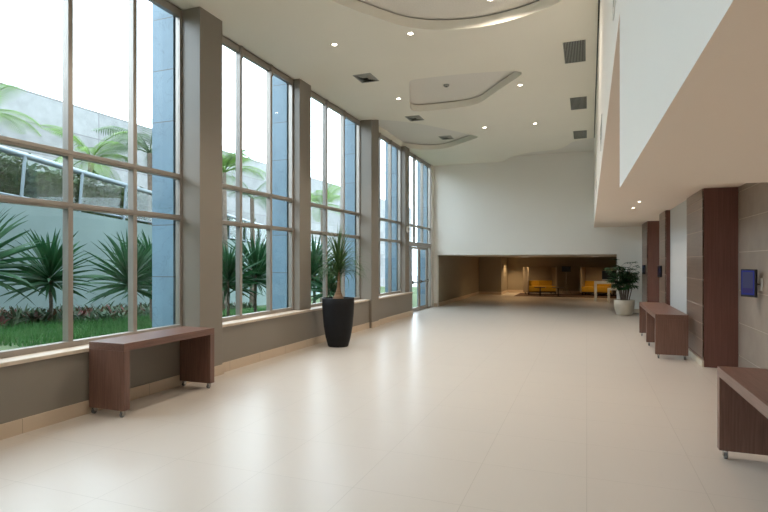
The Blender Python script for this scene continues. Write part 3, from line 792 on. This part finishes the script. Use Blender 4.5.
# dracaenas
def dracaena_meshes(seed, n=95, L=1.0, stem=.72):
    r = random.Random(seed)
    f = MB()
    for k in range(n):
        u = (k + .5) / n; az = k * 2.39996 + r.uniform(-.2, .2)
        el = math.radians(84 - 104 * u ** 1.1 + r.uniform(-6, 6))
        z0 = stem + .26 * (1 - u)
        arc_leaf(f, (.02 * math.cos(az), .02 * math.sin(az), z0), az, el, L * r.uniform(.75, 1.02) * (.8 + .2 * math.sin(PI * u)), r.uniform(.028, .038), r.uniform(.25, .75), n=6, fold=.25, twist=r.choice((-1, 1)) * r.uniform(.3, 1.6))
    s = MB(); s.tube([(0, 0, -.1), (.015, .01, stem * .5), (0, 0, stem + .15)], [.036, .03, .03], 10)
    return f, s
protos = []
def dracaena(px, d, label, scale=1.0, rz=0., kind=0):
    F_, CX_, HY_, H_ = 535., 384., 262., 1.65
    th = math.atan((586.7 - 384) / F_); c_, s_ = math.cos(th), math.sin(th); l = (px - CX_) / F_ * d
    x, y = l * c_ - d * s_, d * c_ + l * s_
    t = empty('garden_dracaena', (x, y, gz(y)), rz); t.scale = (scale,) * 3; tag(t, label, 'plant', 'spiky dracaenas in the garden')
    if len(protos) <= kind:
        f, s = dracaena_meshes(20 + kind); fo = f.build('foliage', M['leaf'], t); so = s.build('stem', M['darkbark'], t); protos.append((fo, so))
    else:
        for p in protos[kind]: q = p.copy(); col.objects.link(q); q.parent = t
dracaena(50, 9.9, 'spiky green dracaena outside, in front of the pale wall, left of the first bench', 1.05, .3, 0)
dracaena(130, 9.3, 'spiky green dracaena outside, just above the left end of the first bench', 1.0, 1.4, 1)
dracaena(152, 11.0, 'spiky green dracaena outside, partly behind the first granite pier', 1.15, 2.4, 2)
dracaena(-26, 8.6, 'spiky green dracaena outside, leaves reaching in at the left edge of the photo', 1.25, 4.0, 0)
dracaena(228, 12.6, 'spiky green dracaena outside the second window, left one of its pair', 1.1, 5.1, 1)
dracaena(256, 13.4, 'spiky green dracaena outside the second window, right one of its pair', 1.3, 3.1, 2)
dracaena(314, 15.5, 'spiky green dracaena outside the third window, at its left edge', 1.45, .9, 0)
dracaena(330, 14.6, 'short spiky green dracaena outside the third window, seen behind the indoor black planter', .95, 2.0, 1)
# grass and ground cover
b = MB()
for k in range(26000):
    y = R.uniform(4.5, 17); xw = A.x + (y - A.y) * DV.x / DV.y
    x = R.uniform(max(xw + .1, -12.5), -6.15)
    h = R.uniform(.09, .2); a = R.uniform(0, 2 * PI); w = R.uniform(.005, .009); z = gz(y)
    lx, ly = R.gauss(0, .06), R.gauss(0, .06)
    b.add([(x - w * math.cos(a), y - w * math.sin(a), z), (x + w * math.cos(a), y + w * math.sin(a), z), (x + lx, y + ly, z + h)], [(0, 1, 2)])
g = b.build('grass', M['grass']); tag(g, 'bright green grass growing in the garden outside the windows', 'grass', kind='stuff')
b = MB(); 
for k in range(700):
    t_ = R.uniform(-6, 9); off = -R.uniform(.12, 2.0) ; x, y = at(t_, off); z = gz(y)
    m_ = 0 if R.random() < .3 else 1
    for j in range(R.randint(6, 10)):
        arc_leaf(b, (x, y, z + R.uniform(0, .12)), R.uniform(0, 2 * PI), R.uniform(.3, 1.4), R.uniform(.18, .36), R.uniform(.022, .04), R.uniform(.6, 1.6), n=4, fold=.2, m=m_)
g = b.build('ground_cover', [M['leaf_red'], M['leaf_cover']]); tag(g, 'low red and dark green foliage massed along the foot of the pale garden wall', 'ground cover', kind='stuff')

# palm trees beyond the ramp
def palm_meshes(seed, nf, L, trunk, leaflets=26):
    r = random.Random(seed); f = MB()
    for k in range(nf):
        az = k * 2.39996 + r.uniform(-.3, .3); el = math.radians(r.uniform(5, 78)); dr = r.uniform(.9, 1.7); LL = L * r.uniform(.8, 1.1)
        p = Vector((0, 0, trunk)); n = leaflets; pts = []
        for i in range(n + 1):
            t_ = i / n; ee = el - dr * t_ ** 1.2
            d = Vector((math.cos(az) * math.cos(ee), math.sin(az) * math.cos(ee), math.sin(ee)))
            pts.append((p.copy(), d)); p = p + d * LL / n
        f.tube([q[0] for q in pts[::4]], [.022 * (1 - .8 * i / (len(pts[::4]) - 1)) for i in range(len(pts[::4]))], 5)
        side = Vector((-math.sin(az), math.cos(az), 0))
        for i in range(4, n + 1):
            t_ = i / n; q, d = pts[i]; ll = L * .30 * (math.sin(PI * min(1, .12 + t_ * .88)) ** .7 + .1)
            for sg in (-1, 1):
                dd = (side * sg + d * .7 + Vector((0, 0, -.15))).normalized()
                dd2 = (dd + Vector((0, 0, -.7))).normalized()
                f.strip([q, q + dd * ll * .5, q + dd * ll * .5 + dd2 * ll * .5], [.0055 * L, .0065 * L, .0012], d, .15)
    s = MB(); s.tube([(0, 0, -.3), (.03, .02, trunk * .5), (0, 0, trunk)], [.12, .09, .08], 10)
    return f, s
def palm(px, d, zc, L, seed, label, m, nf=13, base=None):
    F_ = 535.; th = math.atan((586.7 - 384) / F_); c_, s_ = math.cos(th), math.sin(th); l = (px - 384) / F_ * d
    x, y = l * c_ - d * s_, d * c_ + l * s_
    z0 = gz(y) if base is None else base
    t = empty('palm_tree', (x, y, z0)); tag(t, label, 'palm tree', 'palms beyond the ramp')
    f, s = palm_meshes(seed, nf, L, zc - z0); f.build('fronds', M[m], t); s.build('trunk', M['darkbark'], t)
palm(91, 15.3, 4.55, 1.5, 3, 'short bright green palm behind the glass balustrade, seen through the first window', 'leaf_palm')
palm(150, 16.5, 5.0, 2.2, 4, 'taller grey green palm beside the first granite pier, one frond arching left', 'leaf_palm2')
palm(-16, 15.5, 6.0, 1.6, 5, 'palm whose bright fronds reach in at the upper left edge of the photo', 'leaf_palm')
palm(224, 19.5, 4.9, 1.9, 6, 'bright green palm behind the balustrade, at the left of the second window', 'leaf_palm', 15)
palm(252, 21.5, 4.2, 1.7, 7, 'loose pale palm behind the balustrade, at the middle of the second window', 'leaf_palm2', 10)
palm(322, 26, 4.3, 2.2, 8, 'distant bright green palm seen through the left panes of the third window', 'leaf_palm', 12)
# white planter by the entrance
t = empty('outdoor_planter', (-6.25, 17.75, gz(17.75))); tag(t, 'tall white planter with a small green bush just outside the glass doors', 'potted plant')
MB().box(-.22, .22, -.22, .22, 0, 1.0 - gz(17.75) - .25).build('planter', M['planter_white'], t, bevel=.01)
b = MB()
hz = .75 - gz(17.75)
for k in range(170): arc_leaf(b, (R.uniform(-.15, .15), R.uniform(-.15, .15), hz + R.uniform(0, .3)), R.uniform(0, 6.28), R.uniform(.1, 1.4), R.uniform(.12, .25), .03, R.uniform(.3, 1), n=4)
b.build('foliage', M['leaf_palm'], t)

# ------------------------------------------------------------------ light, world, camera
w = bpy.data.worlds.new('sky'); sc.world = w; w.use_nodes = True
bg = w.node_tree.nodes['Background']; bg.inputs[0].default_value = (.75, .885, 1.0, 1); bg.inputs[1].default_value = 6.5
sun = bpy.data.lights.new('sun', 'SUN'); sun.energy = 1.6; sun.angle = math.radians(3); sun.color = (1, .95, .86)
so = bpy.data.objects.new('sun', sun); col.objects.link(so)
so.rotation_euler = Vector((-1, .35, -.85)).to_track_quat('-Z', 'Y').to_euler()

cam = bpy.data.cameras.new('camera'); co = bpy.data.objects.new('camera', cam); col.objects.link(co)
co.location = (0, 0, 1.65); co.rotation_euler = (PI / 2, 0, math.atan((586.7 - 384) / 535.))
cam.sensor_width = 36; cam.lens = 535 / 768 * 36; cam.shift_y = 6 / 768; cam.clip_start = .05; cam.clip_end = 300
sc.camera = co
vs_ = sc.view_settings; vs_.view_transform = 'Standard'; vs_.look = 'None'; vs_.exposure = .13; vs_.gamma = 1; vs_.use_curve_mapping = False
sc.cycles.max_bounces = 10; sc.cycles.diffuse_bounces = 6; sc.cycles.glossy_bounces = 4; sc.cycles.transparent_max_bounces = 24
sc.cycles.caustics_reflective = False; sc.cycles.caustics_refractive = False
sc.cycles.sample_clamp_indirect = 8
sc.cycles.use_adaptive_sampling = False
sc.cycles.denoising_prefilter = 'ACCURATE'
